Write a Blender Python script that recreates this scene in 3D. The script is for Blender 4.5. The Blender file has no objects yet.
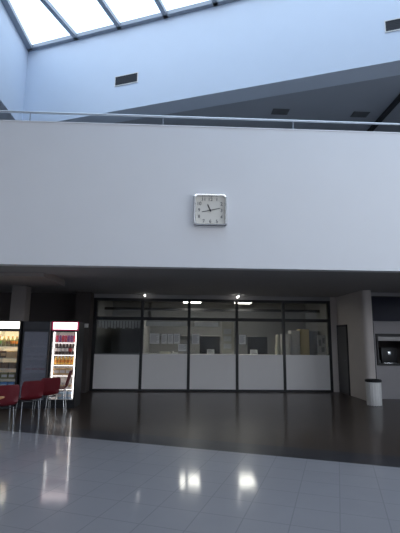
import bpy, bmesh, math, random
from mathutils import Vector, Matrix
random.seed(4)
S = bpy.context.scene
COL = S.collection
PI = math.pi

# ------------------------------------------------------------------ materials
def mat(name, color, rough=0.6, metal=0.0, noise=0.0, nscale=12.0, bump=0.0, spec=0.5, emit=None, estr=0.0, coat=0.0):
    m = bpy.data.materials.new(name); m.use_nodes = True
    nt = m.node_tree; b = nt.nodes['Principled BSDF']
    b.inputs['Base Color'].default_value = (*color, 1)
    b.inputs['Roughness'].default_value = rough
    b.inputs['Metallic'].default_value = metal
    b.inputs['Specular IOR Level'].default_value = spec
    b.inputs['Coat Weight'].default_value = coat
    if emit:
        b.inputs['Emission Color'].default_value = (*emit, 1)
        b.inputs['Emission Strength'].default_value = estr
    if noise or bump:
        tc = nt.nodes.new('ShaderNodeTexCoord')
        n = nt.nodes.new('ShaderNodeTexNoise'); n.inputs['Scale'].default_value = nscale; n.inputs['Detail'].default_value = 4
        nt.links.new(tc.outputs['Object'], n.inputs['Vector'])
        if noise:
            r = nt.nodes.new('ShaderNodeMapRange')
            r.inputs['To Min'].default_value = 1 - noise; r.inputs['To Max'].default_value = 1 + noise
            nt.links.new(n.outputs['Fac'], r.inputs['Value'])
            mx = nt.nodes.new('ShaderNodeVectorMath'); mx.operation = 'SCALE'
            mx.inputs[0].default_value = color
            nt.links.new(r.outputs['Result'], mx.inputs['Scale'])
            nt.links.new(mx.outputs['Vector'], b.inputs['Base Color'])
        if bump:
            bp = nt.nodes.new('ShaderNodeBump'); bp.inputs['Strength'].default_value = bump; bp.inputs['Distance'].default_value = 0.01
            nt.links.new(n.outputs['Fac'], bp.inputs['Height'])
            nt.links.new(bp.outputs['Normal'], b.inputs['Normal'])
    return m

def glass(name, tint, ior=1.45, rough=0.0):
    m = bpy.data.materials.new(name); m.use_nodes = True
    nt = m.node_tree; nt.nodes.clear()
    out = nt.nodes.new('ShaderNodeOutputMaterial'); mix = nt.nodes.new('ShaderNodeMixShader')
    tr = nt.nodes.new('ShaderNodeBsdfTransparent'); gl = nt.nodes.new('ShaderNodeBsdfGlossy'); fr = nt.nodes.new('ShaderNodeFresnel')
    tr.inputs['Color'].default_value = (*tint, 1); gl.inputs['Roughness'].default_value = rough
    ge = nt.nodes.new('ShaderNodeNewGeometry'); mr = nt.nodes.new('ShaderNodeMapRange')
    mr.inputs['To Min'].default_value = ior; mr.inputs['To Max'].default_value = 1 / ior      # thin pane: same reflectance on both faces
    nt.links.new(ge.outputs['Backfacing'], mr.inputs['Value']); nt.links.new(mr.outputs['Result'], fr.inputs['IOR'])
    nt.links.new(fr.outputs[0], mix.inputs[0]); nt.links.new(tr.outputs[0], mix.inputs[1]); nt.links.new(gl.outputs[0], mix.inputs[2])
    nt.links.new(mix.outputs[0], out.inputs['Surface'])
    return m

def tile_mat(name, c1, c2, joint, size, rough, rot, joint_w=0.006, stone=0.0, coat=0.75, spec=0.35):
    m = bpy.data.materials.new(name); m.use_nodes = True
    nt = m.node_tree; b = nt.nodes['Principled BSDF']
    tc = nt.nodes.new('ShaderNodeTexCoord'); mp = nt.nodes.new('ShaderNodeMapping'); mp.inputs['Rotation'].default_value = (0, 0, rot)
    mp.inputs['Location'].default_value = (0.05, 0.1, 0)
    br = nt.nodes.new('ShaderNodeTexBrick'); br.offset = 0; br.squash = 1
    br.inputs['Scale'].default_value = 1; br.inputs['Brick Width'].default_value = size; br.inputs['Row Height'].default_value = size
    br.inputs['Mortar Size'].default_value = joint_w; br.inputs['Mortar Smooth'].default_value = 0.2
    br.inputs['Color1'].default_value = (*c1, 1); br.inputs['Color2'].default_value = (*c2, 1); br.inputs['Mortar'].default_value = (*joint, 1)
    nt.links.new(tc.outputs['Object'], mp.inputs['Vector']); nt.links.new(mp.outputs['Vector'], br.inputs['Vector'])
    n = nt.nodes.new('ShaderNodeTexNoise'); n.inputs['Scale'].default_value = 40 if stone else 3; n.inputs['Detail'].default_value = 6
    nt.links.new(tc.outputs['Object'], n.inputs['Vector'])
    r = nt.nodes.new('ShaderNodeMapRange'); k = stone or 0.06
    r.inputs['To Min'].default_value = 1 - k; r.inputs['To Max'].default_value = 1 + k
    nt.links.new(n.outputs['Fac'], r.inputs['Value'])
    sc = nt.nodes.new('ShaderNodeVectorMath'); sc.operation = 'SCALE'
    nt.links.new(br.outputs['Color'], sc.inputs[0]); nt.links.new(r.outputs['Result'], sc.inputs['Scale'])
    nt.links.new(sc.outputs['Vector'], b.inputs['Base Color'])
    b.inputs['Roughness'].default_value = .38; b.inputs['Specular IOR Level'].default_value = spec
    b.inputs['Coat Weight'].default_value = coat; b.inputs['Coat Roughness'].default_value = rough; b.inputs['Coat IOR'].default_value = 1.5
    n2 = nt.nodes.new('ShaderNodeTexNoise'); n2.inputs['Scale'].default_value = 5; n2.inputs['Detail'].default_value = 2
    nt.links.new(tc.outputs['Object'], n2.inputs['Vector'])
    bp = nt.nodes.new('ShaderNodeBump'); bp.inputs['Strength'].default_value = 0.05; bp.inputs['Distance'].default_value = 0.01
    nt.links.new(n2.outputs['Fac'], bp.inputs['Height']); nt.links.new(bp.outputs['Normal'], b.inputs['Normal']); nt.links.new(bp.outputs['Normal'], b.inputs['Coat Normal'])
    return m

ROT = math.radians(20.4)
M = {}
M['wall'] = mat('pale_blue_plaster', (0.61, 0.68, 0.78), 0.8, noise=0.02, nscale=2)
M['fascia'] = mat('balcony_plaster', (0.83, 0.835, 0.855), 0.75, noise=0.02, nscale=1.5)
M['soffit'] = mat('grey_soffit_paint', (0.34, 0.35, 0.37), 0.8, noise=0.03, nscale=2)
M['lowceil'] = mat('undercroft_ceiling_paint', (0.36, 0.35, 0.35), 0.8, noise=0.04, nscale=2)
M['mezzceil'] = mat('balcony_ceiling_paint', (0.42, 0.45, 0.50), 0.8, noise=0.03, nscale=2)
M['greywall'] = mat('grey_wall_paint', (0.64, 0.585, 0.55), 0.7, noise=0.04, nscale=3)
M['darkwall'] = mat('dark_wall_paint', (0.075, 0.062, 0.058), 0.7, noise=0.05, nscale=3)
M['column'] = mat('brown_grey_column_paint', (0.33, 0.29, 0.27), 0.7, noise=0.04, nscale=3)
M['officewall'] = mat('office_wall_paint', (0.34, 0.34, 0.335), 0.8, noise=0.05, nscale=2)
M['black'] = mat('black_metal', (0.014, 0.014, 0.016), 0.45, noise=0.1, nscale=20)
M['apron'] = mat('pale_laminate_panel', (0.86, 0.84, 0.83), 0.5, noise=0.02, nscale=4)
M['alu'] = mat('grey_aluminium', (0.27, 0.30, 0.345), 0.45, metal=0.2, noise=0.05, nscale=10)
M['chrome'] = mat('brushed_chrome', (0.78, 0.79, 0.80), 0.22, metal=1.0, noise=0.03, nscale=30)
M['steel'] = mat('satin_rail_steel', (0.62, 0.64, 0.67), 0.3, metal=1.0, noise=0.03, nscale=30)
M['ventgrey'] = mat('slate_grey_vent', (0.14, 0.15, 0.165), 0.6, noise=0.1, nscale=30)
M['grille'] = mat('dark_grille', (0.03, 0.032, 0.038), 0.6, noise=0.1, nscale=30)
M['offwhite'] = mat('offwhite_plastic', (0.72, 0.71, 0.68), 0.5, noise=0.02, nscale=20)
M['clockface'] = mat('cream_clock_face', (0.80, 0.77, 0.70), 0.6, noise=0.02, nscale=20)
M['ink'] = mat('dark_ink', (0.03, 0.03, 0.035), 0.6, noise=0.05, nscale=30)
M['paper'] = mat('white_paper', (0.78, 0.78, 0.76), 0.8, noise=0.05, nscale=60)
M['greytext'] = mat('grey_printing', (0.28, 0.28, 0.29), 0.8, noise=0.3, nscale=120)
M['cream'] = mat('cream_board', (0.68, 0.64, 0.52), 0.7, noise=0.06, nscale=9)
M['ochre'] = mat('ochre_laminate', (0.62, 0.50, 0.26), 0.6, noise=0.06, nscale=9)
M['locker'] = mat('grey_locker_metal', (0.20, 0.20, 0.21), 0.5, noise=0.04, nscale=9)
M['palelocker'] = mat('pale_grey_locker_metal', (0.55, 0.53, 0.52), 0.5, noise=0.04, nscale=9)
M['red'] = mat('deep_red_plastic', (0.13, 0.007, 0.013), 0.42, noise=0.06, nscale=14)
M['wood'] = mat('orange_wood', (0.62, 0.34, 0.14), 0.45, noise=0.2, nscale=18)
M['whitemetal'] = mat('white_painted_metal', (0.78, 0.78, 0.78), 0.4, noise=0.02, nscale=12)
M['fridge'] = mat('black_fridge_shell', (0.016, 0.016, 0.018), 0.4, noise=0.08, nscale=14)
M['greyfridge'] = mat('dark_grey_fridge_shell', (0.022, 0.023, 0.028), 0.4, noise=0.08, nscale=14)
M['fridgein'] = mat('white_fridge_lining', (0.90, 0.88, 0.86), 0.5, noise=0.02, nscale=12)
M['dullin'] = mat('grey_fridge_lining', (0.42, 0.43, 0.47), 0.5, noise=0.03, nscale=12)
M['pinkframe'] = mat('crimson_sign_frame', (0.45, 0.03, 0.09), 0.4, noise=0.05, nscale=12, emit=(1, 0.12, 0.28), estr=0.30)
M['pinklit'] = mat('pink_white_lit_sign', (0.9, 0.8, 0.82), 0.4, noise=0.02, emit=(1, 0.86, 0.87), estr=2.6)
M['warmlit'] = mat('warm_white_lit_sign', (0.9, 0.88, 0.8), 0.4, noise=0.02, emit=(1, 0.95, 0.80), estr=2.6)
M['darksign'] = mat('unlit_grey_sign', (0.035, 0.035, 0.04), 0.35, noise=0.25, nscale=14)
M['ledcool'] = mat('cool_led_strip', (0.9, 0.9, 0.9), 0.5, noise=0.02, emit=(1, 0.93, 0.91), estr=5)
M['ledshelf'] = mat('shelf_led_strip', (0.9, 0.9, 0.9), 0.5, noise=0.02, emit=(1, 0.90, 0.88), estr=4.5)
M['ledwarm'] = mat('warm_led_strip', (0.9, 0.9, 0.8), 0.5, noise=0.02, emit=(1, 0.82, 0.50), estr=60)
M['lamp'] = mat('lit_lamp_diffuser', (0.9, 0.9, 0.9), 0.5, noise=0.02, emit=(1, 0.96, 0.88), estr=13)
M['spotlit'] = mat('lit_small_lamp', (0.9, 0.9, 0.9), 0.5, noise=0.02, emit=(1, 0.97, 0.92), estr=7)
M['bin'] = mat('pale_grey_bin_metal', (0.80, 0.79, 0.77), 0.4, noise=0.03, nscale=14)
M['navy'] = mat('navy_sign_board', (0.012, 0.014, 0.035), 0.5, noise=0.06, nscale=6)
M['door'] = mat('dark_grey_door_paint', (0.11, 0.11, 0.115), 0.5, noise=0.05, nscale=5)
M['shopwall'] = mat('cool_grey_wall_panel', (0.42, 0.40, 0.41), 0.6, noise=0.03, nscale=4)
M['glass'] = glass('office_glass', (0.86, 0.87, 0.86))
M['skyglass'] = glass('skylight_glass', (0.93, 0.96, 1.0))
M['doorglass'] = glass('fridge_door_glass', (0.93, 0.94, 0.94))
M['dimglass'] = glass('painted_reflection_door_glass', (0.75, 0.76, 0.80), rough=0.08)
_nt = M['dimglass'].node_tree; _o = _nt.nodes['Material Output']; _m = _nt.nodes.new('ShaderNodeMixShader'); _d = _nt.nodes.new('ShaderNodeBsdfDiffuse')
_d.inputs['Color'].default_value = (.42, .43, .50, 1); _m.inputs[0].default_value = .35      # grey diffuse mixed in, painting the hall's pale reflection on the glass
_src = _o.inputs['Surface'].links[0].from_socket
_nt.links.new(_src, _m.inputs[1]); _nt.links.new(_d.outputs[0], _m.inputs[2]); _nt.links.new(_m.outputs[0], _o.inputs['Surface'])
M['blind'] = mat('pale_blind_fabric', (0.84, 0.85, 0.86), 0.8, noise=0.12, nscale=10)
for n, c in dict(canred=(0.50, 0.03, 0.07), canpurple=(0.20, 0.05, 0.20), cola=(0.035, 0.012, 0.008), label=(0.80, 0.72, 0.68), labelred=(0.6, 0.05, 0.05),
                 orange=(0.85, 0.30, 0.03), juice=(0.85, 0.50, 0.10), cap=(0.1, 0.1, 0.1), tan=(0.72, 0.48, 0.26), blue=(0.05, 0.22, 0.55),
                 paleblue=(0.45, 0.58, 0.72), green=(0.12, 0.35, 0.06), brown=(0.14, 0.07, 0.03), palebox=(0.62, 0.60, 0.60), olive=(0.22, 0.2, 0.08)).items():
    M[n] = mat(n + '_packaging', c, 0.4, noise=0.06, nscale=30)
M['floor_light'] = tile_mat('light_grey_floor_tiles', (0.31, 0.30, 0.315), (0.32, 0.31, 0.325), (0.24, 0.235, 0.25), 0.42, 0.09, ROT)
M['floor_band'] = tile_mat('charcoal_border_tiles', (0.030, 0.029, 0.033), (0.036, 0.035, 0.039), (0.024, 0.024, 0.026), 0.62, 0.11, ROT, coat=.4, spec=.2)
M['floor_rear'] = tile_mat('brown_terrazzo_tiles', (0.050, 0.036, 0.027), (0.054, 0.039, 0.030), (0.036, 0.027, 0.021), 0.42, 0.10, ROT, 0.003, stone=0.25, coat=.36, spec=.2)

# ------------------------------------------------------------------ mesh helpers
class MB:
    def __init__(s): s.bm = bmesh.new()
    def box(s, x0, x1, y0, y1, z0, z1, bev=0.0, mi=0, mtx=None):
        t = bmesh.new()
        bmesh.ops.create_cube(t, size=1)
        for v in t.verts:
            v.co = Vector(((x0 + x1) / 2 + v.co.x * (x1 - x0), (y0 + y1) / 2 + v.co.y * (y1 - y0), (z0 + z1) / 2 + v.co.z * (z1 - z0)))
        if bev: bmesh.ops.bevel(t, geom=t.edges[:], offset=bev, segments=2, affect='EDGES', profile=0.5)
        return s._merge(t, mi, mtx)
    def _merge(s, t, mi=0, mtx=None):
        if mtx: bmesh.ops.transform(t, matrix=mtx, verts=t.verts)
        bmesh.ops.recalc_face_normals(t, faces=t.faces)
        for f in t.faces: f.material_index = mi
        me = bpy.data.meshes.new('tmp'); t.to_mesh(me); t.free(); s.bm.from_mesh(me); bpy.data.meshes.remove(me)
        return s
    def prism(s, poly, z0, z1, mi=0):
        t = bmesh.new()
        a = [t.verts.new((x, y, z0)) for x, y in poly]; b = [t.verts.new((x, y, z1)) for x, y in poly]
        t.faces.new(a[::-1]); t.faces.new(b)
        n = len(poly)
        for i in range(n): t.faces.new((a[i], a[(i + 1) % n], b[(i + 1) % n], b[i]))
        return s._merge(t, mi)
    def lathe(s, prof, n=20, c=(0, 0, 0), mi=0, mtx=None):
        t = bmesh.new(); rings = []
        for r, z in prof:
            rings.append([t.verts.new((c[0] + r * math.cos(2 * PI * k / n), c[1] + r * math.sin(2 * PI * k / n), c[2] + z)) for k in range(n)])
        for a, b in zip(rings, rings[1:]):
            for k in range(n): t.faces.new((a[k], a[(k + 1) % n], b[(k + 1) % n], b[k]))
        t.faces.new(rings[0][::-1]); t.faces.new(rings[-1])
        return s._merge(t, mi, mtx)
    def tube(s, pts, r, n=8, mi=0):
        t = bmesh.new(); rings = []; pts = [Vector(p) for p in pts]
        for i, p in enumerate(pts):
            d = (pts[min(i + 1, len(pts) - 1)] - pts[max(i - 1, 0)]).normalized()
            u = d.cross(Vector((0, 0, 1)) if abs(d.z) < 0.9 else Vector((1, 0, 0))).normalized(); w = d.cross(u)
            rings.append([t.verts.new(p + r * (math.cos(2 * PI * k / n) * u + math.sin(2 * PI * k / n) * w)) for k in range(n)])
        for a, b in zip(rings, rings[1:]):
            for k in range(n): t.faces.new((a[k], a[(k + 1) % n], b[(k + 1) % n], b[k]))
        t.faces.new(rings[0][::-1]); t.faces.new(rings[-1])
        return s._merge(t, mi)
    def build(s, name, m, parent=None, loc=(0, 0, 0)):
        me = bpy.data.meshes.new(name); s.bm.to_mesh(me); s.bm.free()
        for x in (m if isinstance(m, (list, tuple)) else [m]): me.materials.append(M[x])
        me.polygons.foreach_set('use_smooth', [True] * len(me.polygons))
        me.set_sharp_from_angle(angle=math.radians(35))
        o = bpy.data.objects.new(name, me); COL.objects.link(o); o.location = loc
        if parent: o.parent = parent
        return o

def tag(o, label, cat, group=None):
    o['label'] = label; o['category'] = cat
    if group: o['group'] = group
    return o
def empty(name, loc=(0, 0, 0), rz=0.0):
    o = bpy.data.objects.new(name, None); COL.objects.link(o); o.location = loc; o.rotation_euler = (0, 0, rz); o.empty_display_size = 0.1
    return o
def thing(name, label, cat, loc=(0, 0, 0), rz=0.0, group=None): return tag(empty(name, loc, rz), label, cat, group)
def struct(o): o['kind'] = 'structure'; return o
def dup(root, loc, rz=0.0):
    r = root.copy(); COL.objects.link(r); r.location = loc; r.rotation_euler = (0, 0, rz)
    for ch in list(root.children):
        c = ch.copy(); COL.objects.link(c); c.parent = r
        for g in list(ch.children):
            d = g.copy(); COL.objects.link(d); d.parent = c
    return r
def text_mesh(items, size, m, name, parent, loc, depth=0.002):
    """items: (string, x, z); letters lie in the XZ plane facing -Y; one mesh"""
    bm = bmesh.new()
    for st, x, z in items:
        cu = bpy.data.curves.new('t', 'FONT'); cu.body = st; cu.size = size; cu.align_x = 'CENTER'; cu.align_y = 'CENTER'; cu.extrude = depth / 2
        ob = bpy.data.objects.new('t', cu); COL.objects.link(ob)
        dg = bpy.context.evaluated_depsgraph_get()
        me = bpy.data.meshes.new_from_object(ob.evaluated_get(dg))
        me.transform(Matrix.Translation((x, 0, z)) @ Matrix.Rotation(PI / 2, 4, 'X'))
        bm.from_mesh(me); bpy.data.meshes.remove(me); bpy.data.objects.remove(ob); bpy.data.curves.remove(cu)
    me = bpy.data.meshes.new(name); bm.to_mesh(me); bm.free(); me.materials.append(M[m])
    o = bpy.data.objects.new(name, me); COL.objects.link(o); o.parent = parent; o.location = loc
    return o

# ------------------------------------------------------------------ setting: floor
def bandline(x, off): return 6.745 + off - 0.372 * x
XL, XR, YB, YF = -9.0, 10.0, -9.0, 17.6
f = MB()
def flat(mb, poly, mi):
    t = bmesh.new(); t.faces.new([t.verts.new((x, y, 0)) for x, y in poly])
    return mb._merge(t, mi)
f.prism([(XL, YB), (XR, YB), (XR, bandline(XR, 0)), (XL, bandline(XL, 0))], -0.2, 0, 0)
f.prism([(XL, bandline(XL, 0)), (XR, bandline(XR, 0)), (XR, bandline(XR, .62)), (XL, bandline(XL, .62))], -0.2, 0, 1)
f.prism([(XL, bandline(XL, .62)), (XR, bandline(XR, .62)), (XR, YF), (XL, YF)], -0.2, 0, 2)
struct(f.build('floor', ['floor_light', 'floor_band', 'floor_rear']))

# ------------------------------------------------------------------ setting: shell of the hall
struct(MB().box(XL - .2, XL, YB, YF, 0, 8.4).build('wall_left', 'fascia'))
RW = (-2.6, 5.4, 0.3, 7.8); BW = (-4.0, 9.5, 4.8, 7.95)       # unseen glazing added to light balcony and counters: right wall (y0 y1 z0 z1), rear wall (x0 x1 z0 z1)
struct(MB().box(XR, XR + .2, YB, RW[0], 0, 10.9).box(XR, XR + .2, RW[1], YF, 0, 10.9).box(XR, XR + .2, RW[0], RW[1], 0, RW[2]).box(XR, XR + .2, RW[0], RW[1], RW[3], 10.9).build('wall_right', 'fascia'))
struct(MB().box(XL - .2, BW[0], YB - .2, YB, 0, 10.9).box(BW[1], XR + .2, YB - .2, YB, 0, 10.9).box(BW[0], BW[1], YB - .2, YB, 0, BW[2]).box(BW[0], BW[1], YB - .2, YB, BW[3], 10.9).build('wall_rear', 'fascia'))
def added_window(num, n, w, h, place):  # out-of-view window, added for the daylight it lets in
    t = struct(empty('window_%d' % num)); t.matrix_world = place      # local: x along the wall, z up, origin at the lower left corner
    m = MB().box(0, w, -.06, .06, 0, .08).box(0, w, -.06, .06, h - .08, h).box(0, w, -.04, .04, h * .5 - .03, h * .5 + .03)
    for k in range(n + 1):
        x = k * w / n; x0 = min(max(x - .03, 0), w - .06); m.box(x0, x0 + .06, -.05, .05, 0.08, h - .08)
    m.build('frame', 'alu', t)
    for k in range(n): MB().box(k * w / n + .03, (k + 1) * w / n - .03, -.006, .006, .08, h - .08).build('pane', 'skyglass', t)
added_window(7, 5, RW[1] - RW[0], RW[3] - RW[2], Matrix.Translation((XR + .1, RW[0], RW[2])) @ Matrix.Rotation(PI / 2, 4, 'Z'))
added_window(8, 9, BW[1] - BW[0], BW[3] - BW[2], Matrix.Translation((BW[0], YB - .1, BW[2])))
struct(MB().box(XL, XR, YF, YF + .2, 0, 8.4).build('wall_far', 'greywall'))
struct(MB().box(XL, XR, 8.0, 8.22, 2.98, 5.90).build('wall_balcony', 'fascia'))
struct(MB().box(XL, XR, 7.99, 8.24, 5.90, 5.93, .006).build('trim_1', 'fascia'))
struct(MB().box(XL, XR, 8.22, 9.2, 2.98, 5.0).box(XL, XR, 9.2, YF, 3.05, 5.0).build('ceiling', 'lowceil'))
struct(MB().box(XL, -2.95, 9.0, 10.6, 2.90, 3.05).build('trim_2', 'column'))

# well walls above the balcony ceiling
def diag(x): return 11.24 - 0.378 * (x + 2.31)
dv = Vector((1, -0.378, 0)).normalized(); nv = Vector((0.378, 1, 0)).normalized()
P1 = Vector((-5.05, diag(-5.05), 0)); P2 = Vector((XR, diag(XR), 0))
o2 = nv * 0.6
struct(MB().prism([(P1.x - .6, P1.y + .25), (P1.x, P1.y), (P2.x, P2.y), (P2.x, P2.y + .64), (P1.x - .6, P1.y + .86)], 8.0, 10.72).build('wall_well_far', 'wall'))
struct(MB().prism([(-5.65, 8.9), (-5.05, 8.68), (-5.05, P1.y), (-5.65, P1.y + .24)], 8.0, 10.72).build('wall_well_left', 'wall'))
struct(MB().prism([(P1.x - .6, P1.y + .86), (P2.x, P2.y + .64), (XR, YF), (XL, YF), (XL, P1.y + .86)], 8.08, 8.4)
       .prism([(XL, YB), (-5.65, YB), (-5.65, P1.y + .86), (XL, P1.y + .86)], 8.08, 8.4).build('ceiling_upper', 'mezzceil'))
struct(MB().box(5.66, 5.76, 8.3, 15.0, 7.96, 8.08).build('trim_3', 'grille'))

# ------------------------------------------------------------------ setting: skylight
def clip(poly, a, b, c):      # keep a x + b y <= c
    out = []
    for i in range(len(poly)):
        p, q = poly[i], poly[(i + 1) % len(poly)]
        fp, fq = a * p[0] + b * p[1] - c, a * q[0] + b * q[1] - c
        if fp <= 0: out.append(p)
        if fp * fq < 0:
            t = fp / (fp - fq); out.append((p[0] + t * (q[0] - p[0]), p[1] + t * (q[1] - p[1])))
    return out
SW = 4.7                                            # depth of the glazed strip
well = [(-5.05, YB), (XR, YB), (XR, diag(XR)), (-5.05, P1.y)]
well = clip(well, -nv.x, -nv.y, -(P1.dot(nv) - SW))
def near(x, k): return (P1.dot(nv) - k - nv.x * x) / nv.y     # y of a line parallel to the far well wall, k metres in front of it
sky = struct(empty('window_1', (0, 0, 10.6)))
fr = MB()
fr.prism([(P1.x, P1.y), (P1.x, P1.y - .14), (P2.x, P2.y - .14), (P2.x, P2.y)], 0, 0.12)
fr.prism([(-5.05, near(-5.05, .05)), (-5.05, near(-5.05, SW - .02)), (-4.87, near(-4.87, SW - .02)), (-4.87, near(-4.87, .05))], 0, .12)
fr.prism([(XR - .1, near(XR - .1, .05)), (XR - .1, near(XR - .1, SW - .02)), (XR, near(XR, SW - .02)), (XR, near(XR, .05))], 0, .12)
fr.prism([(-5.05, near(-5.05, SW - .12)), (-5.05, near(-5.05, SW)), (XR, near(XR, SW)), (XR, near(XR, SW - .12))], 0, .12)
struct(MB().prism([(-5.65, near(-5.65, SW + .01)), (-5.65, near(-5.65, SW + .3)), (XR, near(XR, SW + .3)), (XR, near(XR, SW + .01))], 8.0, 10.72).build('wall_well_near', 'wall'))
struct(MB().prism([(-5.65, near(-5.65, SW + .3)), (-5.65, YB), (XR, YB), (XR, near(XR, SW + .3))], 8.08, 8.4).build('ceiling_hall', 'fascia'))
fr.build('frame', 'alu', sky)
edges = []
s_ = 1.82
while s_ < 26: edges.append(s_); s_ += 1.475
prev = -12.0
for e in edges + [40.0]:
    # strip between prev and e measured along the far wall from P1
    p0 = P1.dot(dv)
    strip = clip(clip(well, dv.x, dv.y, p0 + e), -dv.x, -dv.y, -(p0 + prev))
    if len(strip) >= 3: MB().prism(strip, 0.125, 0.14).build('pane', 'skyglass', sky)
    bar = clip(clip(well, dv.x, dv.y, p0 + e + .065), -dv.x, -dv.y, -(p0 + e - .065))
    if len(bar) >= 3: MB().prism(bar, 0.0, 0.122).build('rafter', 'alu', sky)
    prev = e
for k in (2.7,):
    q0 = P1.dot(nv) - k
    bar = clip(clip(well, nv.x, nv.y, q0 + .05), -nv.x, -nv.y, -(q0 - .05))
    if len(bar) >= 3: MB().prism(bar, 0.01, 0.11).build('purlin', 'alu', sky)

# wall vents on the sloping-plan wall, ceiling vents
def wall_vent(x, w, label):
    c = Vector((x, diag(x), 8.92)); rz = math.atan2(dv.y, dv.x)
    t = thing('wall_vent', label, 'vent', c, rz, 'wall vents below the skylight')
    w2, h2 = w / 2, .135
    MB().box(-w2 - .02, w2 + .02, -.025, -.001, -h2 - .02, -h2).box(-w2 - .02, w2 + .02, -.025, -.001, h2, h2 + .02)\
        .box(-w2 - .02, -w2, -.025, -.001, -h2, h2).box(w2, w2 + .02, -.025, -.001, -h2, h2).build('frame', 'offwhite', t)
    MB().box(-w2, w2, -.008, -.002, -h2, h2).build('backing', 'grille', t)
    m = MB()
    for k in range(6):
        z = -h2 + .022 + k * .045
        m.box(-w2, w2, -.02, -.012, z, z + .022, mtx=None)
    m.build('louvres', 'grille', t)
wall_vent(-1.70, .70, 'small dark louvred vent on the bright wall left of centre, under the skylight')
wall_vent(5.02, .72, 'dark louvred vent high on the bright wall at the right edge of the photo')
def ceil_vent(x, y, label):
    t = thing('ceiling_vent', label, 'vent', (x, y, 8.08), 0, 'vents in the dark balcony ceiling')
    MB().box(-.24, .24, -.15, .15, -.012, 0, .004).build('frame', 'ventgrey', t)
    m = MB()
    for k in range(5): m.box(-.2, .2, -.14 + k * .06, -.11 + k * .06, -.018, -.012)
    m.build('slats', 'ventgrey', t)
ceil_vent(2.72, 11.0, 'dark square vent in the shaded balcony ceiling, nearer the middle of the photo')
ceil_vent(5.05, 11.0, 'dark vent in the shaded balcony ceiling near the right end of the rail')

# balcony hand rail
t = thing('balcony_rail', 'long satin steel handrail on short posts along the top of the white balcony wall', 'railing', (0, 8.11, 5.93))
MB().tube([(XL + .01, 0, .245), (XR - .01, 0, .245)], .024, 12).build('handrail', 'steel', t)
for x in (-8.6, -5.9, -3.18, -.46, 2.27, 5.0, 7.7):
    MB().tube([(x, 0, 0.012), (x, 0, .228)], .012, 8).lathe([(.035, 0), (.035, .012)], 14, (x, 0, 0)).build('post', 'alu', t)

# ------------------------------------------------------------------ wall clock
t = thing('wall_clock', 'square wall clock with silver rounded frame and cream numbered face on the white balcony wall', 'clock', (0.525, 8.0, 4.125))
def rrect(w, r, n=6):
    pts = []
    for cx, cz, a0 in ((w - r, w - r, 0), (-w + r, w - r, PI / 2), (-w + r, -w + r, PI), (w - r, -w + r, 1.5 * PI)):
        for k in range(n + 1):
            a = a0 + k * PI / 2 / n; pts.append((cx + r * math.cos(a), cz + r * math.sin(a)))
    return pts
bm = bmesh.new(); rings = []
for w, r, y in ((.335, .075, -.001), (.340, .08, -.02), (.335, .078, -.075), (.318, .065, -.092), (.295, .05, -.088), (.280, .04, -.06), (.280, .04, -.02)):
    rings.append([bm.verts.new((x, y, z)) for x, z in rrect(w, r)])
for a, b in zip(rings, rings[1:]):
    n = len(a)
    for k in range(n): bm.faces.new((a[k], a[(k + 1) % n], b[(k + 1) % n], b[k]))
mb = MB(); mb._merge(bm); mb.build('frame', 'chrome', t)
mb = MB(); mb.box(-.281, .281, -.03, -.002, -.281, .281); face = mb.build('face', 'clockface', t)
for h in range(1, 13): text_mesh([(str(h), .222 * max(-1, min(1, 1.18 * math.sin(h * PI / 6))) , .225 * max(-1, min(1, 1.18 * math.cos(h * PI / 6))))], .095, 'ink', 'numeral', face, (0, -.0315, 0))
m = MB()
for k in range(60):
    a = k * PI / 30; r0 = .268
    m.box(-.002, .002, -.0325, -.030, r0 - (.02 if k % 5 == 0 else .01), r0, mtx=Matrix.Rotation(a, 4, 'Y'))
m.build('minute_track', 'ink', face)
def hand(name, ang, l, tail, w, y):
    MB().box(-w, w, y - .003, y, -tail, l, mtx=Matrix.Rotation(ang, 4, 'Y')).build(name, 'ink', t)
hand('hour_hand', math.radians(336), .13, .03, .010, -.036)
hand('minute_hand', math.radians(77), .20, .17, .006, -.042)
MB().lathe([(.018, 0), (.018, .02)], 16, mtx=Matrix.Translation((0, -.030, 0)) @ Matrix.Rotation(PI / 2, 4, 'X')).build('hub', 'ink', t)

# ------------------------------------------------------------------ ticket office: glazing bays
GX = [-2.80, -1.28, 0.24, 1.80, 3.34, 4.86]
GY = 13.80
for i in range(5):
    x0, x1 = GX[i] + .045, GX[i + 1] - .045
    w = struct(empty('window_%d' % (i + 2), ((x0 + x1) / 2, GY, 0)))
    h = (x1 - x0) / 2
    MB().box(-h, h, -.05, .05, 2.215, 2.315).box(-h, h, -.05, .05, 2.835, 2.92).box(-h, h, -.05, .05, 0.0, .06).build('frame', 'black', w)
    MB().box(-h, h, -.005, .005, 1.15, 2.215).build('pane', 'glass', w)
    MB().box(-h, h, -.005, .005, 2.315, 2.835).build('pane', 'glass', w)
    MB().box(-h, h, -.045, .045, .06, 1.12).build('apron', 'apron', w)
    MB().box(-h, h, -.06, .22, 1.12, 1.15, .004).build('sill', 'apron' if i else 'locker', w)
for i, x in enumerate(GX):
    struct(MB().box(x - .045, x + .045, GY - .06, GY + .06, 0, 2.92).build('trim_%d' % (i + 4), 'black'))
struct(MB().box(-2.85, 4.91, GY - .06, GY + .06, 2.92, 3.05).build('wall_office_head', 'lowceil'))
struct(MB().box(4.905, 5.12, GY - .06, GY + .2, 0, 3.05).build('wall_office_end', 'greywall'))
struct(MB().box(XL, -2.85, 13.75, 13.95, 0, 3.05).build('wall_back', 'darkwall'))
struct(MB().box(-3.30, -2.85, 13.2, 13.75, 0, 3.05).build('wall_pier', 'darkwall'))
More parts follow.
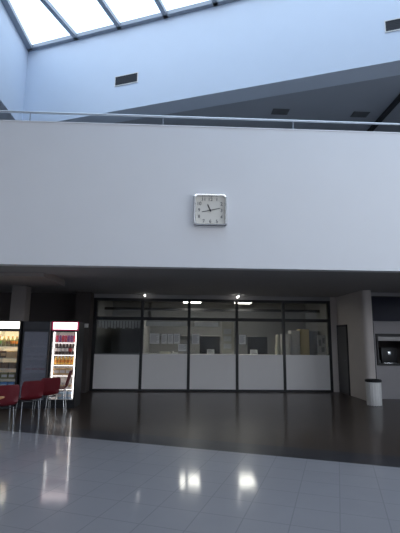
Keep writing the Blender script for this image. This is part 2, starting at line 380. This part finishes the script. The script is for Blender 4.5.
# the office behind the glass
struct(MB().box(-2.85, -2.75, 13.95, YF, 0, 3.05).build('wall_office_left', 'officewall'))
struct(MB().box(-1.33, -1.23, 13.90, YF, 0, 2.30).build('wall_office_partition', 'officewall'))
struct(MB().box(5.0, 5.1, 14.0, YF, 0, 3.05).build('wall_office_right', 'officewall'))
struct(MB().box(-1.23, 5.0, 16.9, 17.0, 0, 3.05).box(-2.75, -1.33, 16.9, 17.0, 0, 3.05).build('wall_office_back', 'officewall'))
struct(MB().box(-2.75, 5.0, 15.1, 15.2, 2.63, 2.72).build('trim_11', 'black'))

# office ceiling panel lights (seen through the top panes)
def panel_light(x0, x1, label):
    t = thing('ceiling_light', label, 'lamp', ((x0 + x1) / 2, 14.62, 3.05), 0, 'panel lights inside the ticket office')
    h = (x1 - x0) / 2
    MB().box(-h - .03, h + .03, -.58, .58, -.10, -.0).build('housing', 'whitemetal', t)
    MB().box(-h, h, -.55, .55, -.14, -.10, .005).build('diffuser', 'lamp', t)
panel_light(.05, .67, 'lit office ceiling panel lamp straddling the second mullion from the dark left bay')
panel_light(1.90, 2.46, 'lit office ceiling panel lamp just right of the third mullion from the dark bay')
def small_lamp(x, ln, label):
    t = thing('ceiling_tube_light', label, 'lamp', (x, 13.45, 3.05), 0, 'small lamps in front of the ticket windows')
    MB().box(-.03, .03, -ln / 2, ln / 2, -.05, 0, .004).build('housing', 'whitemetal', t)
    MB().tube([(0, -ln / 2 + .01, -.07), (0, ln / 2 - .01, -.07)], .024, 10).build('tube', 'spotlit', t)
small_lamp(-1.19, .16, 'tiny bright lamp on the dark ceiling above the dark left ticket bay')
small_lamp(1.80, .36, 'short slanting bright tube lamp on the dark ceiling above the middle mullion')

# notices stuck on the glass
def notice(x0, x1, z0, z1, label, y=GY - .0075, group='notices on the ticket windows', m='paper'):
    t = thing('paper_notice', label, 'notice', ((x0 + x1) / 2, y, z0), 0, group)
    h = (x1 - x0) / 2; H = z1 - z0
    MB().box(-h, h, 0, .002, 0, H).build('sheet', m, t)
    p = MB(); k = 0; z = H - .045
    while z > .03:
        p.box(-h + .02, h - .02 - (k * 37 % 5) * h * .12, -.0008, 0, z, z + .012); z -= .03; k += 1
    p.build('printed_lines', 'greytext', t)
notice(-1.02, -.71, 1.47, 1.79, 'wide white notice, leftmost paper in the second ticket bay')
notice(-.64, -.47, 1.47, 1.78, 'narrow white notice, second paper from the left in the second ticket bay')
notice(-.44, -.27, 1.47, 1.78, 'narrow white notice, third paper from the left in the second ticket bay')
notice(-.24, -.05, 1.48, 1.79, 'narrow white notice, fourth paper from the left in the second ticket bay')
notice(-.10, .19, 1.24, 1.46, 'low pale notice beside the mullion at the right of the second ticket bay')
notice(.34, .58, 1.47, 1.79, 'white notice at the left side of the third ticket bay beside the mullion')
notice(1.88, 2.09, 1.48, 1.78, 'faint pale notice at the left side of the fourth ticket bay')
for x0, x1, nm in ((-1.18, .18, 'second'), (.42, 1.22, 'third')):
    t = thing('roller_blind', 'short pale blind rolled down at the top of the %s ticket bay' % nm, 'blind', ((x0 + x1) / 2, 14.0, 2.05), 0, 'short blinds in the ticket windows')
    h = (x1 - x0) / 2
    MB().box(-h, h, -.004, .004, 0, .14).build('fabric', 'blind', t)
    MB().tube([(-h, 0, .155), (h, 0, .155)], .025, 10).build('roller', 'offwhite', t)
    MB().box(-h, h, -.01, .01, -.02, 0, .003).build('bottom_bar', 'offwhite', t)
t = thing('vertical_blind', 'dim row of short grey slats at the top of the dark left ticket bay', 'blind', (-2.05, 14.02, 1.98))
m = MB()
for k in range(14):
    m.box(-.66 + k * .098, -.59 + k * .098, -.004, .004, -.02 * (k % 3), .21)
m.build('slats', 'blind', t)
MB().box(-.68, .73, -.02, .02, .21, .235).build('track', 'offwhite', t)

t = thing('display_board', 'tall cream board standing behind the glass at the right of the third ticket bay', 'board', (1.53, 14.02, 1.15))
MB().box(-.2, .2, -.015, .015, .02, 1.05, .004).build('panel', 'cream', t)
MB().box(-.2, .2, -.05, .05, 0, .02).build('foot', 'offwhite', t)
m = MB()
for k, z in enumerate((.18, .42, .66)): m.box(-.14, .12, -.018, -.0152, z, z + .16)
m.build('stuck_sheets', 'paper', t)
def desk_card(x, label):
    t = thing('desk_card', label, 'sign', (x, 13.95, 1.15), 0, 'small white cards on the ticket counter')
    bmx = bmesh.new()
    v = [bmx.verts.new(p) for p in ((-.12, -.05, 0), (.12, -.05, 0), (.12, .05, 0), (-.12, .05, 0), (-.12, 0, .155), (.12, 0, .155))]
    for q in ((0, 1, 5, 4), (2, 3, 4, 5), (0, 4, 3), (1, 2, 5), (3, 2, 1, 0)): bmx.faces.new([v[k] for k in q])
    mb = MB(); mb._merge(bmx); c = mb.build('folded_card', 'paper', t)
    p = MB(); mt = Matrix.Translation((0, -.0510, 0)) @ Matrix.Rotation(-math.atan2(.05, .155), 4, 'X')
    for k in range(3): p.box(-.09, .09 - k * .03, -.0008, .0006, .035 + k * .04, .052 + k * .04, mtx=mt)
    p.build('printed_lines', 'greytext', t)
desk_card(.96, 'small white folded card on the counter of the third ticket bay')
desk_card(2.38, 'small white folded card on the counter of the fourth ticket bay')
t = thing('paper_roll_stand', 'pale cream roll on a stand at the right of the fourth ticket bay', 'dispenser', (3.18, 13.95, 1.15))
MB().lathe([(.075, 0), (.075, .02), (.02, .025), (.02, .04)], 16).build('foot', 'offwhite', t)
MB().lathe([(.085, .04), (.085, .30), (.07, .31), (.07, .63), (.03, .65)], 18).build('roll', 'cream', t)
t = thing('paper_stack', 'messy stack of yellowish papers on the counter of the second ticket bay', 'papers', (-.52, 13.93, 1.15))
m = MB()
for k in range(5): m.box(-.16, .16, -.07, .07, k * .014, k * .014 + .013, mtx=Matrix.Translation((.03 * ((k * 7) % 3 - 1), 0, 0)) @ Matrix.Rotation(.12 * ((k * 5) % 3 - 1), 4, 'Z'))
m.build('sheets', 'cream', t)
t = thing('desk_telephone', 'small white telephone on the counter beside the yellowish papers', 'telephone', (-.20, 13.93, 1.15))
MB().box(-.09, .09, -.07, .07, 0, .045, .012).build('base', 'offwhite', t)
MB().box(-.085, -.035, -.08, .08, .046, .085, .015).build('handset', 'offwhite', t)
m = MB()
for a in range(3):
    for b in range(4): m.box(-.005 + a * .027, .015 + a * .027, -.05 + b * .026, -.03 + b * .026, .045, .05)
m.build('keys', 'locker', t)
# computer screens with dark backs, standing on desks in the office
def desk(x, label):
    t = thing('office_desk', label, 'desk', (x, 14.45, 0), 0, 'desks in the ticket office')
    MB().box(-.7, .7, -.3, .3, .72, .75, .005).build('desk_top', 'locker', t)
    for a in (-.64, .64):
        for b in (-.25, .25): MB().box(a - .025, a + .025, b - .025, b + .025, 0, .72).build('leg', 'black', t)
def monitor(x, label):
    t = thing('computer_monitor', label, 'monitor', (x, 14.4, .75), 0, 'monitors in the ticket office')
    MB().box(-.14, .14, -.1, .1, 0, .015, .004).build('base', 'black', t)
    MB().box(-.03, .03, .0, .03, .015, .50).build('stand', 'black', t)
    MB().box(-.34, .34, -.03, .0, .40, .98, .012).build('housing', 'black', t)
    MB().box(-.31, .31, .0, .004, .43, .95).build('screen', 'grille', t)
desk(.95, 'grey office desk behind the third ticket bay'); monitor(.96, 'back of a large dark monitor behind the third ticket bay')
desk(2.55, 'grey office desk behind the fourth ticket bay'); monitor(2.58, 'back of a large dark monitor behind the fourth ticket bay')
# cabinets in the office behind the last bay
def cabinet(x0, x1, y, h, m, label, doors=2):
    t = thing('storage_cabinet', label, 'cabinet', ((x0 + x1) / 2, y, 0), 0, 'tall cabinets behind the fifth ticket bay')
    w = (x1 - x0) / 2
    MB().box(-w, w, 0, .42, .06, h).box(-w + .02, w - .02, .03, .4, 0, .06).build('carcass', m, t)
    dw = 2 * w / doors
    for k in range(doors):
        d = MB().box(-w + k * dw + .004, -w + (k + 1) * dw - .004, -.018, -.001, .07, h - .01, .003).build('door', m, t)
        hx = -w + k * dw + (dw - .04 if k == 0 else .04)
        MB().box(hx - .006, hx + .006, -.036, -.0185, 1.0, 1.12, .003).build('handle', 'chrome', d)
cabinet(3.58, 3.86, 14.9, 1.84, 'palelocker', 'pale narrow cabinet, leftmost in the fifth ticket bay', 1)
cabinet(3.88, 4.20, 14.95, 1.97, 'palelocker', 'taller pale grey cabinet, second from left in the fifth ticket bay', 1)
cabinet(4.22, 4.55, 15.0, 2.02, 'ochre', 'tall ochre yellow cabinet in the fifth ticket bay', 1)
cabinet(4.57, 4.92, 15.05, 1.95, 'locker', 'dark grey cabinet right of the yellow one in the fifth ticket bay', 1)
t = thing('notice_board', 'pale pinned notice board behind the glass at the right end of the last ticket bay', 'board', (4.66, 13.99, 1.15))
MB().box(-.14, .14, -.01, .01, .02, .66, .004).build('panel', 'palelocker', t)
MB().box(-.14, .14, -.04, .04, 0, .02).build('foot', 'offwhite', t)
MB().box(-.1, -.02, -.013, -.0102, .30, .50).box(.02, .10, -.013, -.0102, .38, .56).box(-.02, .08, -.013, -.0102, .1, .26).build('pinned_sheets', 'greytext', t)
# shelf of folders on the office back wall
t = thing('wall_shelf', 'long shelf on the office back wall behind the ticket windows', 'shelf', (1.2, 16.9, 1.75))
MB().box(-2.2, 1.8, -.3, 0, 0, .03).build('board', 'palelocker', t)
for a in (-2.0, 0, 1.6): MB().box(a - .015, a + .015, -.25, 0, -.18, 0).build('bracket', 'locker', t)

# switch box on the dark pier
t = thing('wall_sensor', 'small pale grey square box on the dark pier right of the lit drinks fridge', 'sensor', (-2.93, 13.2, 2.0))
MB().box(-.065, .065, -.04, 0, -.06, .06, .008).build('case', 'offwhite', t)
MB().box(-.03, .03, -.044, -.04, -.02, .03, .002).build('lens', 'paper', t)

# ------------------------------------------------------------------ right side: door wall, rounded corner, kiosk
w = MB(); pts = [(5.12, 14.0), (5.12, 11.80)]
for k in range(0, 9):
    a = PI + k * PI / 2 / 8; pts.append((5.25 + .13 * math.cos(a), 11.80 + .13 * math.sin(a)))
pts += [(5.36, 11.67), (5.36, 12.19), (5.55, 12.19), (5.55, 14.0)]
w.prism(pts, 0, 3.05); struct(w.build('wall_side', 'greywall'))
d = struct(empty('door_1', (5.12, 13.4, 0)))
MB().box(-.03, -.001, -.5, -.44, 0, 2.12).box(-.03, -.001, .34, .39, 0, 2.12).box(-.03, -.001, -.44, .34, 2.06, 2.12).build('frame', 'black', d)
dl = MB().box(-.02, -.002, -.44, .34, .01, 2.06).build('leaf', 'door', d)
MB().tube([(-.02, -.36, 1.02), (-.06, -.36, 1.02), (-.06, -.25, 1.02)], .01, 8).build('handle', 'chrome', dl)

KY = 12.2
struct(MB().box(5.55, XR, KY, KY + .2, 0, .93).box(5.55, 5.66, KY, KY + .2, .93, 3.05).box(5.66, XR, KY, KY + .2, 1.84, 3.05)
       .box(7.0, XR, KY, KY + .2, .93, 1.84).build('wall_kiosk', 'shopwall'))
struct(MB().box(5.55, XR, 13.2, 13.4, 0, 3.05).build('wall_kiosk_back', 'darkwall'))
t = thing('kiosk_sign', 'blank dark navy sign board above the serving hatch at the right edge', 'sign', (5.56, KY, 2.2))
MB().box(.04, 2.2, -.05, 0, 0, .70, .004).build('board', 'navy', t)
MB().box(0, .04, -.06, 0, -.0, .72).box(0.04, 2.2, -.06, 0, .70, .73).build('frame', 'black', t)
t = thing('corner_post', 'slim dark vertical post running down behind the pale bin', 'post', (5.58, KY - .03, 0))
MB().box(-.02, .02, -.03, .03, 0.02, 2.195).build('shaft', 'black', t)
MB().box(-.03, .03, -.03, .03, 0, .02).build('foot', 'black', t)
t = thing('serving_hatch', 'black framed serving hatch in the grey wall at the right edge', 'hatch', (6.33, KY, .93))
MB().box(-.66, .66, -.04, .12, 0, .06).box(-.66, .66, -.04, .12, .83, .90).box(-.66, -.61, -.04, .12, .06, .83).box(.61, .66, -.04, .12, .06, .83).build('frame', 'black', t)
MB().box(-.61, .61, -.032, -.012, .70, .82, .003).build('valance', 'palelocker', t)['label'] = 'pale grey valance strip'
t = thing('kiosk_counter', 'dark counter inside the serving hatch', 'counter', (6.33, 12.75, 0))
MB().box(-.68, .68, -.25, .25, .90, .94, .004).build('worktop', 'black', t)
MB().box(-.64, .64, -.2, .2, 0, .90).build('base', 'darkwall', t)
t = thing('coffee_machine', 'dark machine with small steel front inside the serving hatch', 'machine', (6.22, 12.72, .94))
MB().box(-.24, .24, -.16, .18, 0, .50, .015).build('body', 'black', t)
MB().box(-.05, .05, -.175, -.161, .28, .38, .004).build('front_plate', 'chrome', t)
MB().box(-.2, .2, -.2, -.16, .02, .05, .004).build('drip_tray', 'chrome', t)
t = thing('till', 'small dark till at the left of the serving hatch interior', 'till', (5.86, 12.7, .94))
MB().box(-.09, .09, -.13, .13, 0, .12, .01).build('drawer_box', 'locker', t)
MB().box(-.07, .07, -.04, -.01, .12, .34, .008).build('display', 'grille', t)

# waste bin
t = thing('waste_bin', 'pale grey fluted cylindrical waste bin with black rim by the right wall', 'bin', (4.95, 10.95, 0))
bm = bmesh.new(); n = 72; rings = []
for z, r in ((0.0, .172), (.015, .180), (.30, .184), (.585, .188)):
    rings.append([bm.verts.new(((r + .004 * math.cos(k * PI / 2)) * math.cos(2 * PI * k / n), (r + .004 * math.cos(k * PI / 2)) * math.sin(2 * PI * k / n), z)) for k in range(n)])
for a, b in zip(rings, rings[1:]):
    for k in range(n): bm.faces.new((a[k], a[(k + 1) % n], b[(k + 1) % n], b[k]))
bm.faces.new(rings[0][::-1]); bm.faces.new(rings[-1])
mb = MB(); mb._merge(bm); mb.build('body', 'bin', t)
mb = MB(); mb.lathe([(.196, .585), (.205, .60), (.205, .635), (.185, .65), (.165, .645), (.16, .60)], 36); mb.build('rim', 'black', t)
MB().lathe([(.176, -.0), (.178, .014)], 36).build('base_ring', 'black', t)

# ------------------------------------------------------------------ column behind the fridges
struct(MB().box(-4.76, -4.36, 11.9, 12.3, 0, 3.05, .01).build('wall_column', 'column'))

# ------------------------------------------------------------------ fridges
def fridge(name, label, cx, y, shell, lining, signm, framem, shelves, glassm, led=None, sides=True):
    t = thing(name, label, 'fridge', (cx, y, 0))
    W, D, H = .315, .62, 2.0
    MB().box(-W, -W + .03, .03, D, .10, H).box(W - .03, W, .03, D, .10, H).box(-W + .03, W - .03, D - .03, D, .10, H)\
        .box(-W + .03, W - .03, .03, D - .03, 1.79, H).box(-W + .03, W - .03, .03, D - .03, .10, .19).build('cabinet', shell, t)
    ins = MB().box(-W + .03, -W + .036, .04, D - .03, .19, 1.79).box(W - .036, W - .03, .04, D - .03, .19, 1.79)\
        .box(-W + .036, W - .036, D - .036, D - .03, .19, 1.79).box(-W + .036, W - .036, .04, D - .036, .19, .196).box(-W + .036, W - .036, .04, D - .036, 1.784, 1.79)
    ins.build('lining', lining, t)
    hd = MB().box(-W, W, 0, .029, 1.795, 1.82).box(-W, W, 0, .029, 1.985, 2.0).box(-W, -W + .03, 0, .029, 1.82, 1.985).box(W - .03, W, 0, .029, 1.82, 1.985).build('sign_box', framem, t)
    MB().box(-W + .03, W - .03, .004, .028, 1.82, 1.985).build('sign_panel', signm, hd)
    MB().box(-W, W, .03, D, .0, .10).build('plinth', shell, t)
    m = MB()
    for k in range(7): m.box(-W + .05, W - .05, .022, .03, .015 + k * .011, .02 + k * .011)
    m.build('grille', 'grille', t)
    dr = MB().box(-W, -W + .032, 0, .028, .12, 1.79).box(W - .032, W, 0, .028, .12, 1.79).box(-W + .032, W - .032, 0, .028, 1.755, 1.79).box(-W + .032, W - .032, 0, .028, .12, .19).build('door', shell, t)
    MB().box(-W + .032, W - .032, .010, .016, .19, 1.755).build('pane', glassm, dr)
    MB().tube([(W - .016, 0, .9), (W - .016, -.03, .92), (W - .016, -.03, 1.2), (W - .016, 0, 1.22)], .008, 8).build('handle', shell, dr)
    for z in shelves:
        m = MB()
        for k in range(14): m.tube([(-W + .045 + k * .0415, .06, z - .006), (-W + .045 + k * .0415, D - .05, z - .006)], .0028, 5)
        m.box(-W + .037, W - .037, .055, .062, z - .022, z - .0).box(-W + .037, W - .037, D - .06, D - .053, z - .012, z - .003)
        sh = m.build('shelf', 'offwhite', t)
        if led and sides: MB().box(-W + .08, W - .08, .063, .072, z - .03, z - .022).build('light_strip', 'ledshelf', sh)
    if led and sides:
        for sx in (-1, 1): MB().box(sx * (W - .06) - .008, sx * (W - .06) + .008, .045, .058, .22, 1.76).build('light_strip', led, t)
    if led: MB().box(-W + .05, W - .05, .05, .08, 1.765, 1.783).build('light_strip', led, t)
    return t
FR = (-2.80, 10.35); FM = (-3.44, 10.25); FL = (-4.11, 10.2)
SR = [1.52, 1.23, .99, .75, .44]; SL = [1.41, 1.14, .90, .66, .42]; SM = [1.42, 1.12, .82, .52]
fridge('drinks_fridge', 'tall black drinks fridge glowing white inside under a lit pink edged sign', *FR, 'fridge', 'fridgein', 'pinklit', 'pinkframe', SR, 'doorglass', 'ledcool')
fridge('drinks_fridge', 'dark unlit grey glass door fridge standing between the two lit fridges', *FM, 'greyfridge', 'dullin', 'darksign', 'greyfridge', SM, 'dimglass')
fridge('drinks_fridge', 'tall fridge with warm white lit sign at the left edge of the photo', *FL, 'fridge', 'fridgein', 'warmlit', 'fridge', SL, 'doorglass', 'ledwarm', sides=False)

ORD = ['leftmost', 'second', 'third', 'fourth', 'fifth', 'sixth', 'seventh', 'eighth']
def row(maker, n, cx, y, z, x0, x1, kind, where, group, cat):
    for k in range(n):
        x = x0 + (x1 - x0) * (k + .5) / n
        o = maker(k); o.location = (cx + x, y, z)
        pos = ORD[k] if k == 0 else (ORD[k] + ' from left')
        tag(o, '%s, %s %s' % (kind(k) if callable(kind) else kind, pos, where), cat, group)
def can(color):
    def mk(k):
        t = empty('drink_can'); c = color(k) if callable(color) else color
        MB().lathe([(.024, 0), (.031, .008), (.031, .14), (.025, .155)], 14).build('body', c, t)
        MB().lathe([(.025, .155), (.026, .158), (.023, .158)], 14).build('lid', 'chrome', t)
        return t
    return mk
def bottle(c, lab, capm, h=.26, r=.036):
    def mk(k):
        t = empty('drink_bottle')
        MB().lathe([(r * .9, 0), (r, .008), (r, h * .58), (r * .85, h * .68), (r * .42, h * .84), (r * .40, h * .92)], 14).build('body', c, t)
        MB().lathe([(r * 1.02, h * .25), (r * 1.02, h * .52)], 14).build('paper_label', lab(k) if callable(lab) else lab, t)
        MB().lathe([(r * .46, h * .92), (r * .46, h), (r * .4, h)], 12).build('cap', capm, t)
        return t
    return mk
def pack(c, band, w, h, d=.12):
    def mk(k):
        t = empty('food_pack'); cc = c(k) if callable(c) else c
        MB().box(-w / 2, w / 2, -d / 2, d / 2, 0, h, .006).build('box', cc, t)
        MB().box(-w / 2 + .008, w / 2 - .008, -d / 2 - .0015, -d / 2, h * .3, h * .7).build('front_label', band, t)
        return t
    return mk
y = FR[1] + .13
row(can(lambda k: ['canred', 'canpurple', 'canred', 'canred', 'canpurple', 'canpurple', 'canred'][k]), 7, FR[0], y, 1.52, -.24, .24,
    lambda k: 'red drink can' if k in (0, 2, 3, 6) else 'purplish drink can', 'on the top shelf of the right lit fridge', 'cans on the top shelf of the right fridge', 'can')
row(bottle('cola', lambda k: 'label' if k in (2, 3) else 'labelred' if k == 4 else 'label', 'cap', .27, .038), 6, FR[0], y, 1.23, -.24, .24,
    'dark bottle', 'on the second shelf of the right lit fridge', 'dark bottles on the second shelf of the right fridge', 'bottle')
row(bottle('juice', 'orange', 'brown', .20, .038), 6, FR[0], y, .99, -.24, .24,
    'orange juice bottle', 'on the third shelf of the right lit fridge', 'juice bottles on the third shelf of the right fridge', 'bottle')
row(pack('tan', 'label', .14, .15), 3, FR[0], y, .75, -.24, .20,
    'tan food pack', 'on the fourth shelf of the right lit fridge', 'tan packs in the right fridge', 'food pack')
row(pack('label', 'tan', .11, .12), 4, FR[0], y, .44, -.24, .24,
    'pale food pack', 'on the fifth shelf of the right lit fridge', 'pale packs in the right fridge', 'food pack')
row(pack('paleblue', 'label', .10, .16), 3, FR[0], y, .197, -.10, .24,
    'pale blue pack', 'on the bottom of the right lit fridge', 'pale blue packs in the right fridge', 'food pack')
y = FL[1] + .13
cl = ['green', 'olive', 'brown', 'orange', 'orange']
row(bottle('olive', lambda k: cl[k], 'orange',   .23, .045), 5, FL[0], y, 1.41, -.25, .25,
    lambda k: {'green': 'green', 'olive': 'olive', 'brown': 'brown', 'orange': 'orange'}[cl[k]] + ' labelled bottle', 'on the top shelf of the left lit fridge', 'bottles in the left fridge', 'bottle')
row(pack(lambda k: 'brown' if k < 2 else 'tan', 'tan', .12, .16), 4, FL[0], y, 1.14, -.25, .25,
    lambda k: ('dark brown' if k < 2 else 'tan') + ' food box', 'on the second shelf of the left lit fridge', 'boxes on the second shelf of the left fridge', 'food pack')
row(pack('brown', 'brown', .14, .13), 3, FL[0], y, .90, -.25, .25,
    'dark food box', 'on the third shelf of the left lit fridge', 'boxes on the third shelf of the left fridge', 'food pack')
row(pack('olive', 'palebox', .14, .14), 3, FL[0], y, .66, -.25, .25,
    'olive food box', 'on the fourth shelf of the left lit fridge', 'boxes on the fourth shelf of the left fridge', 'food pack')
row(pack('blue', 'paleblue', .14, .17), 3, FL[0], y, .42, -.25, .25,
    'blue food box', 'on the fifth shelf of the left lit fridge', 'boxes on the fifth shelf of the left fridge', 'food pack')
y = FM[1] + .14
row(pack('palebox', 'greytext', .15, .12), 3, FM[0], y, 1.12, -.24, .24, 'grey box', 'on the second shelf of the unlit middle fridge', 'boxes on the second shelf of the middle fridge', 'food pack')
row(pack('palebox', 'canred', .15, .14), 3, FM[0], y, .82, -.24, .24, 'pale red-labelled box', 'on the third shelf of the unlit fridge', 'boxes on the third shelf of the middle fridge', 'food pack')

# ------------------------------------------------------------------ chairs: faces +X locally, back at -X
def make_chair():
    root = empty('shell_chair')
    prof = [(.22, .425), (.19, .445), (.10, .445), (0, .437), (-.10, .435), (-.16, .45), (-.195, .49), (-.215, .55), (-.235, .63), (-.255, .71), (-.275, .785), (-.28, .805)]
    wid = [.18, .20, .21, .21, .205, .20, .20, .205, .21, .21, .195, .17]
    bm = bmesh.new(); rows = []
    m_ = 10
    for i, ((x, z), w) in enumerate(zip(prof, wid)):
        r = []
        for k in range(m_ + 1):
            s = -1 + 2 * k / m_
            lift = .025 * s * s
            bx = x + (lift * 1.3 if i > 6 else 0); bz = z + (lift if i <= 6 else 0)
            r.append(bm.verts.new((bx, w * s, bz)))
        rows.append(r)
    for a, b in zip(rows, rows[1:]):
        for k in range(m_): bm.faces.new((a[k], a[k + 1], b[k + 1], b[k]))
    bmesh.ops.recalc_face_normals(bm, faces=bm.faces)
    bmesh.ops.solidify(bm, geom=bm.faces[:], thickness=.012)
    mb = MB(); mb._merge(bm); mb.build('seat_shell', 'red', root)
    MB().tube([(.15, -.17, .425), (-.14, -.17, .418), (-.14, .17, .418), (.15, .17, .425), (.15, -.17, .425)], .008, 8).build('seat_frame', 'black', root)
    for sx, sy in ((1, 1), (1, -1), (-1, 1), (-1, -1)):
        MB().tube([(sx * .14, sy * .15, .42), (sx * .15, sy * .155, .3), (sx * .175, sy * .165, .012)], .0075, 8)\
            .lathe([(.013, 0), (.013, .014)], 10, (sx * .175, sy * .165, 0)).build('leg', 'chrome', root)
    return root
ch0 = make_chair()
chairs = [(-3.10, 7.80, 122, 'red shell chair with back to the room, nearest of the row at the left edge'),
          (-2.93, 8.55, 128, 'red shell chair in front of the dark middle fridge, second in the row'),
          (-2.80, 9.22, 126, 'red shell chair in front of the left part of the lit right fridge'),
          (-2.74, 9.80, 188, 'red shell chair seen side-on with leaning back before the lit right fridge')]
for i, (x, yy, a, lb) in enumerate(chairs):
    c = ch0 if i == 0 else dup(ch0, (0, 0, 0))
    c.location = (x, yy, 0); c.rotation_euler = (0, 0, math.radians(a))
    if i == 3: c.scale = (1.12, 1.12, 1.12)
    tag(c, lb, 'chair', 'red chairs by the fridges')
# small table at the left edge
t = thing('cafe_table', 'cafe table with orange wood top and white legs cut by the left photo edge', 'table', (-3.20, 6.62, 0))
MB().box(-.42, .42, -.42, .42, .66, .69, .008).build('table_top', 'wood', t)
MB().box(-.36, .36, -.36, .36, .61, .66).build('apron_frame', 'whitemetal', t)
for a in (-.35, .35):
    for b in (-.35, .35): MB().box(a - .02, a + .02, b - .02, b + .02, 0, .61, .004).build('leg', 'whitemetal', t)

# ------------------------------------------------------------------ daylight
wd = bpy.data.worlds.new('sky'); S.world = wd; wd.use_nodes = True
nt = wd.node_tree; bg = nt.nodes['Background']
tc = nt.nodes.new('ShaderNodeTexCoord'); sx = nt.nodes.new('ShaderNodeSeparateXYZ'); rp = nt.nodes.new('ShaderNodeValToRGB')
nt.links.new(tc.outputs['Generated'], sx.inputs[0])
mr = nt.nodes.new('ShaderNodeMapRange'); mr.inputs['From Min'].default_value = -1
nt.links.new(sx.outputs['Z'], mr.inputs['Value']); nt.links.new(mr.outputs['Result'], rp.inputs['Fac'])
el = rp.color_ramp.elements
el[0].position = .47; el[0].color = (.30, .29, .28, 1)
el[1].position = .53; el[1].color = (1.0, .975, .96, 1)
e = el.new(.80); e.color = (.46, .555, .65, 1)
nt.links.new(rp.outputs['Color'], bg.inputs['Color']); bg.inputs['Strength'].default_value = 4.6
def portal(loc, rot, w, h):
    la = bpy.data.lights.new('daylight_portal', 'AREA'); la.shape = 'RECTANGLE'; la.size = w; la.size_y = h; la.cycles.is_portal = True
    lo = bpy.data.objects.new('daylight_portal', la); COL.objects.link(lo); lo.location = loc; lo.rotation_euler = rot
c = (P1 + P2) / 2 - nv * SW / 2
portal((c.x, c.y, 10.80), (0, 0, math.atan2(dv.y, dv.x)), (P2 - P1).length + 1, SW + .3)
portal((XR + .3, (RW[0] + RW[1]) / 2, (RW[2] + RW[3]) / 2), (0, PI / 2, 0), RW[3] - RW[2], RW[1] - RW[0])
portal(((BW[0] + BW[1]) / 2, YB - .3, (BW[2] + BW[3]) / 2), (PI / 2, 0, 0), BW[1] - BW[0], BW[3] - BW[2])

# ------------------------------------------------------------------ camera
cam = bpy.data.cameras.new('camera'); co = bpy.data.objects.new('camera', cam); COL.objects.link(co)
cam.sensor_fit = 'VERTICAL'; cam.sensor_height = 24; cam.lens = 24 * 420 / 533
cam.clip_start = .05; cam.clip_end = 200
pitch = math.atan(73.5 / 420)
co.matrix_world = Matrix.Translation((0, 0, 1.6)) @ Matrix.Rotation(-math.radians(2.4), 4, 'Z') @ Matrix.Rotation(PI / 2 + pitch, 4, 'X') @ Matrix.Rotation(math.radians(.6), 4, 'Z')
S.camera = co
vs = S.view_settings; vs.view_transform = 'Standard'; vs.look = 'None'; vs.exposure = 0.0; vs.gamma = 1; vs.use_curve_mapping = False
S.cycles.use_denoising = True
S.cycles.max_bounces = 12; S.cycles.diffuse_bounces = 6; S.cycles.transparent_max_bounces = 16; S.cycles.sample_clamp_indirect = 8
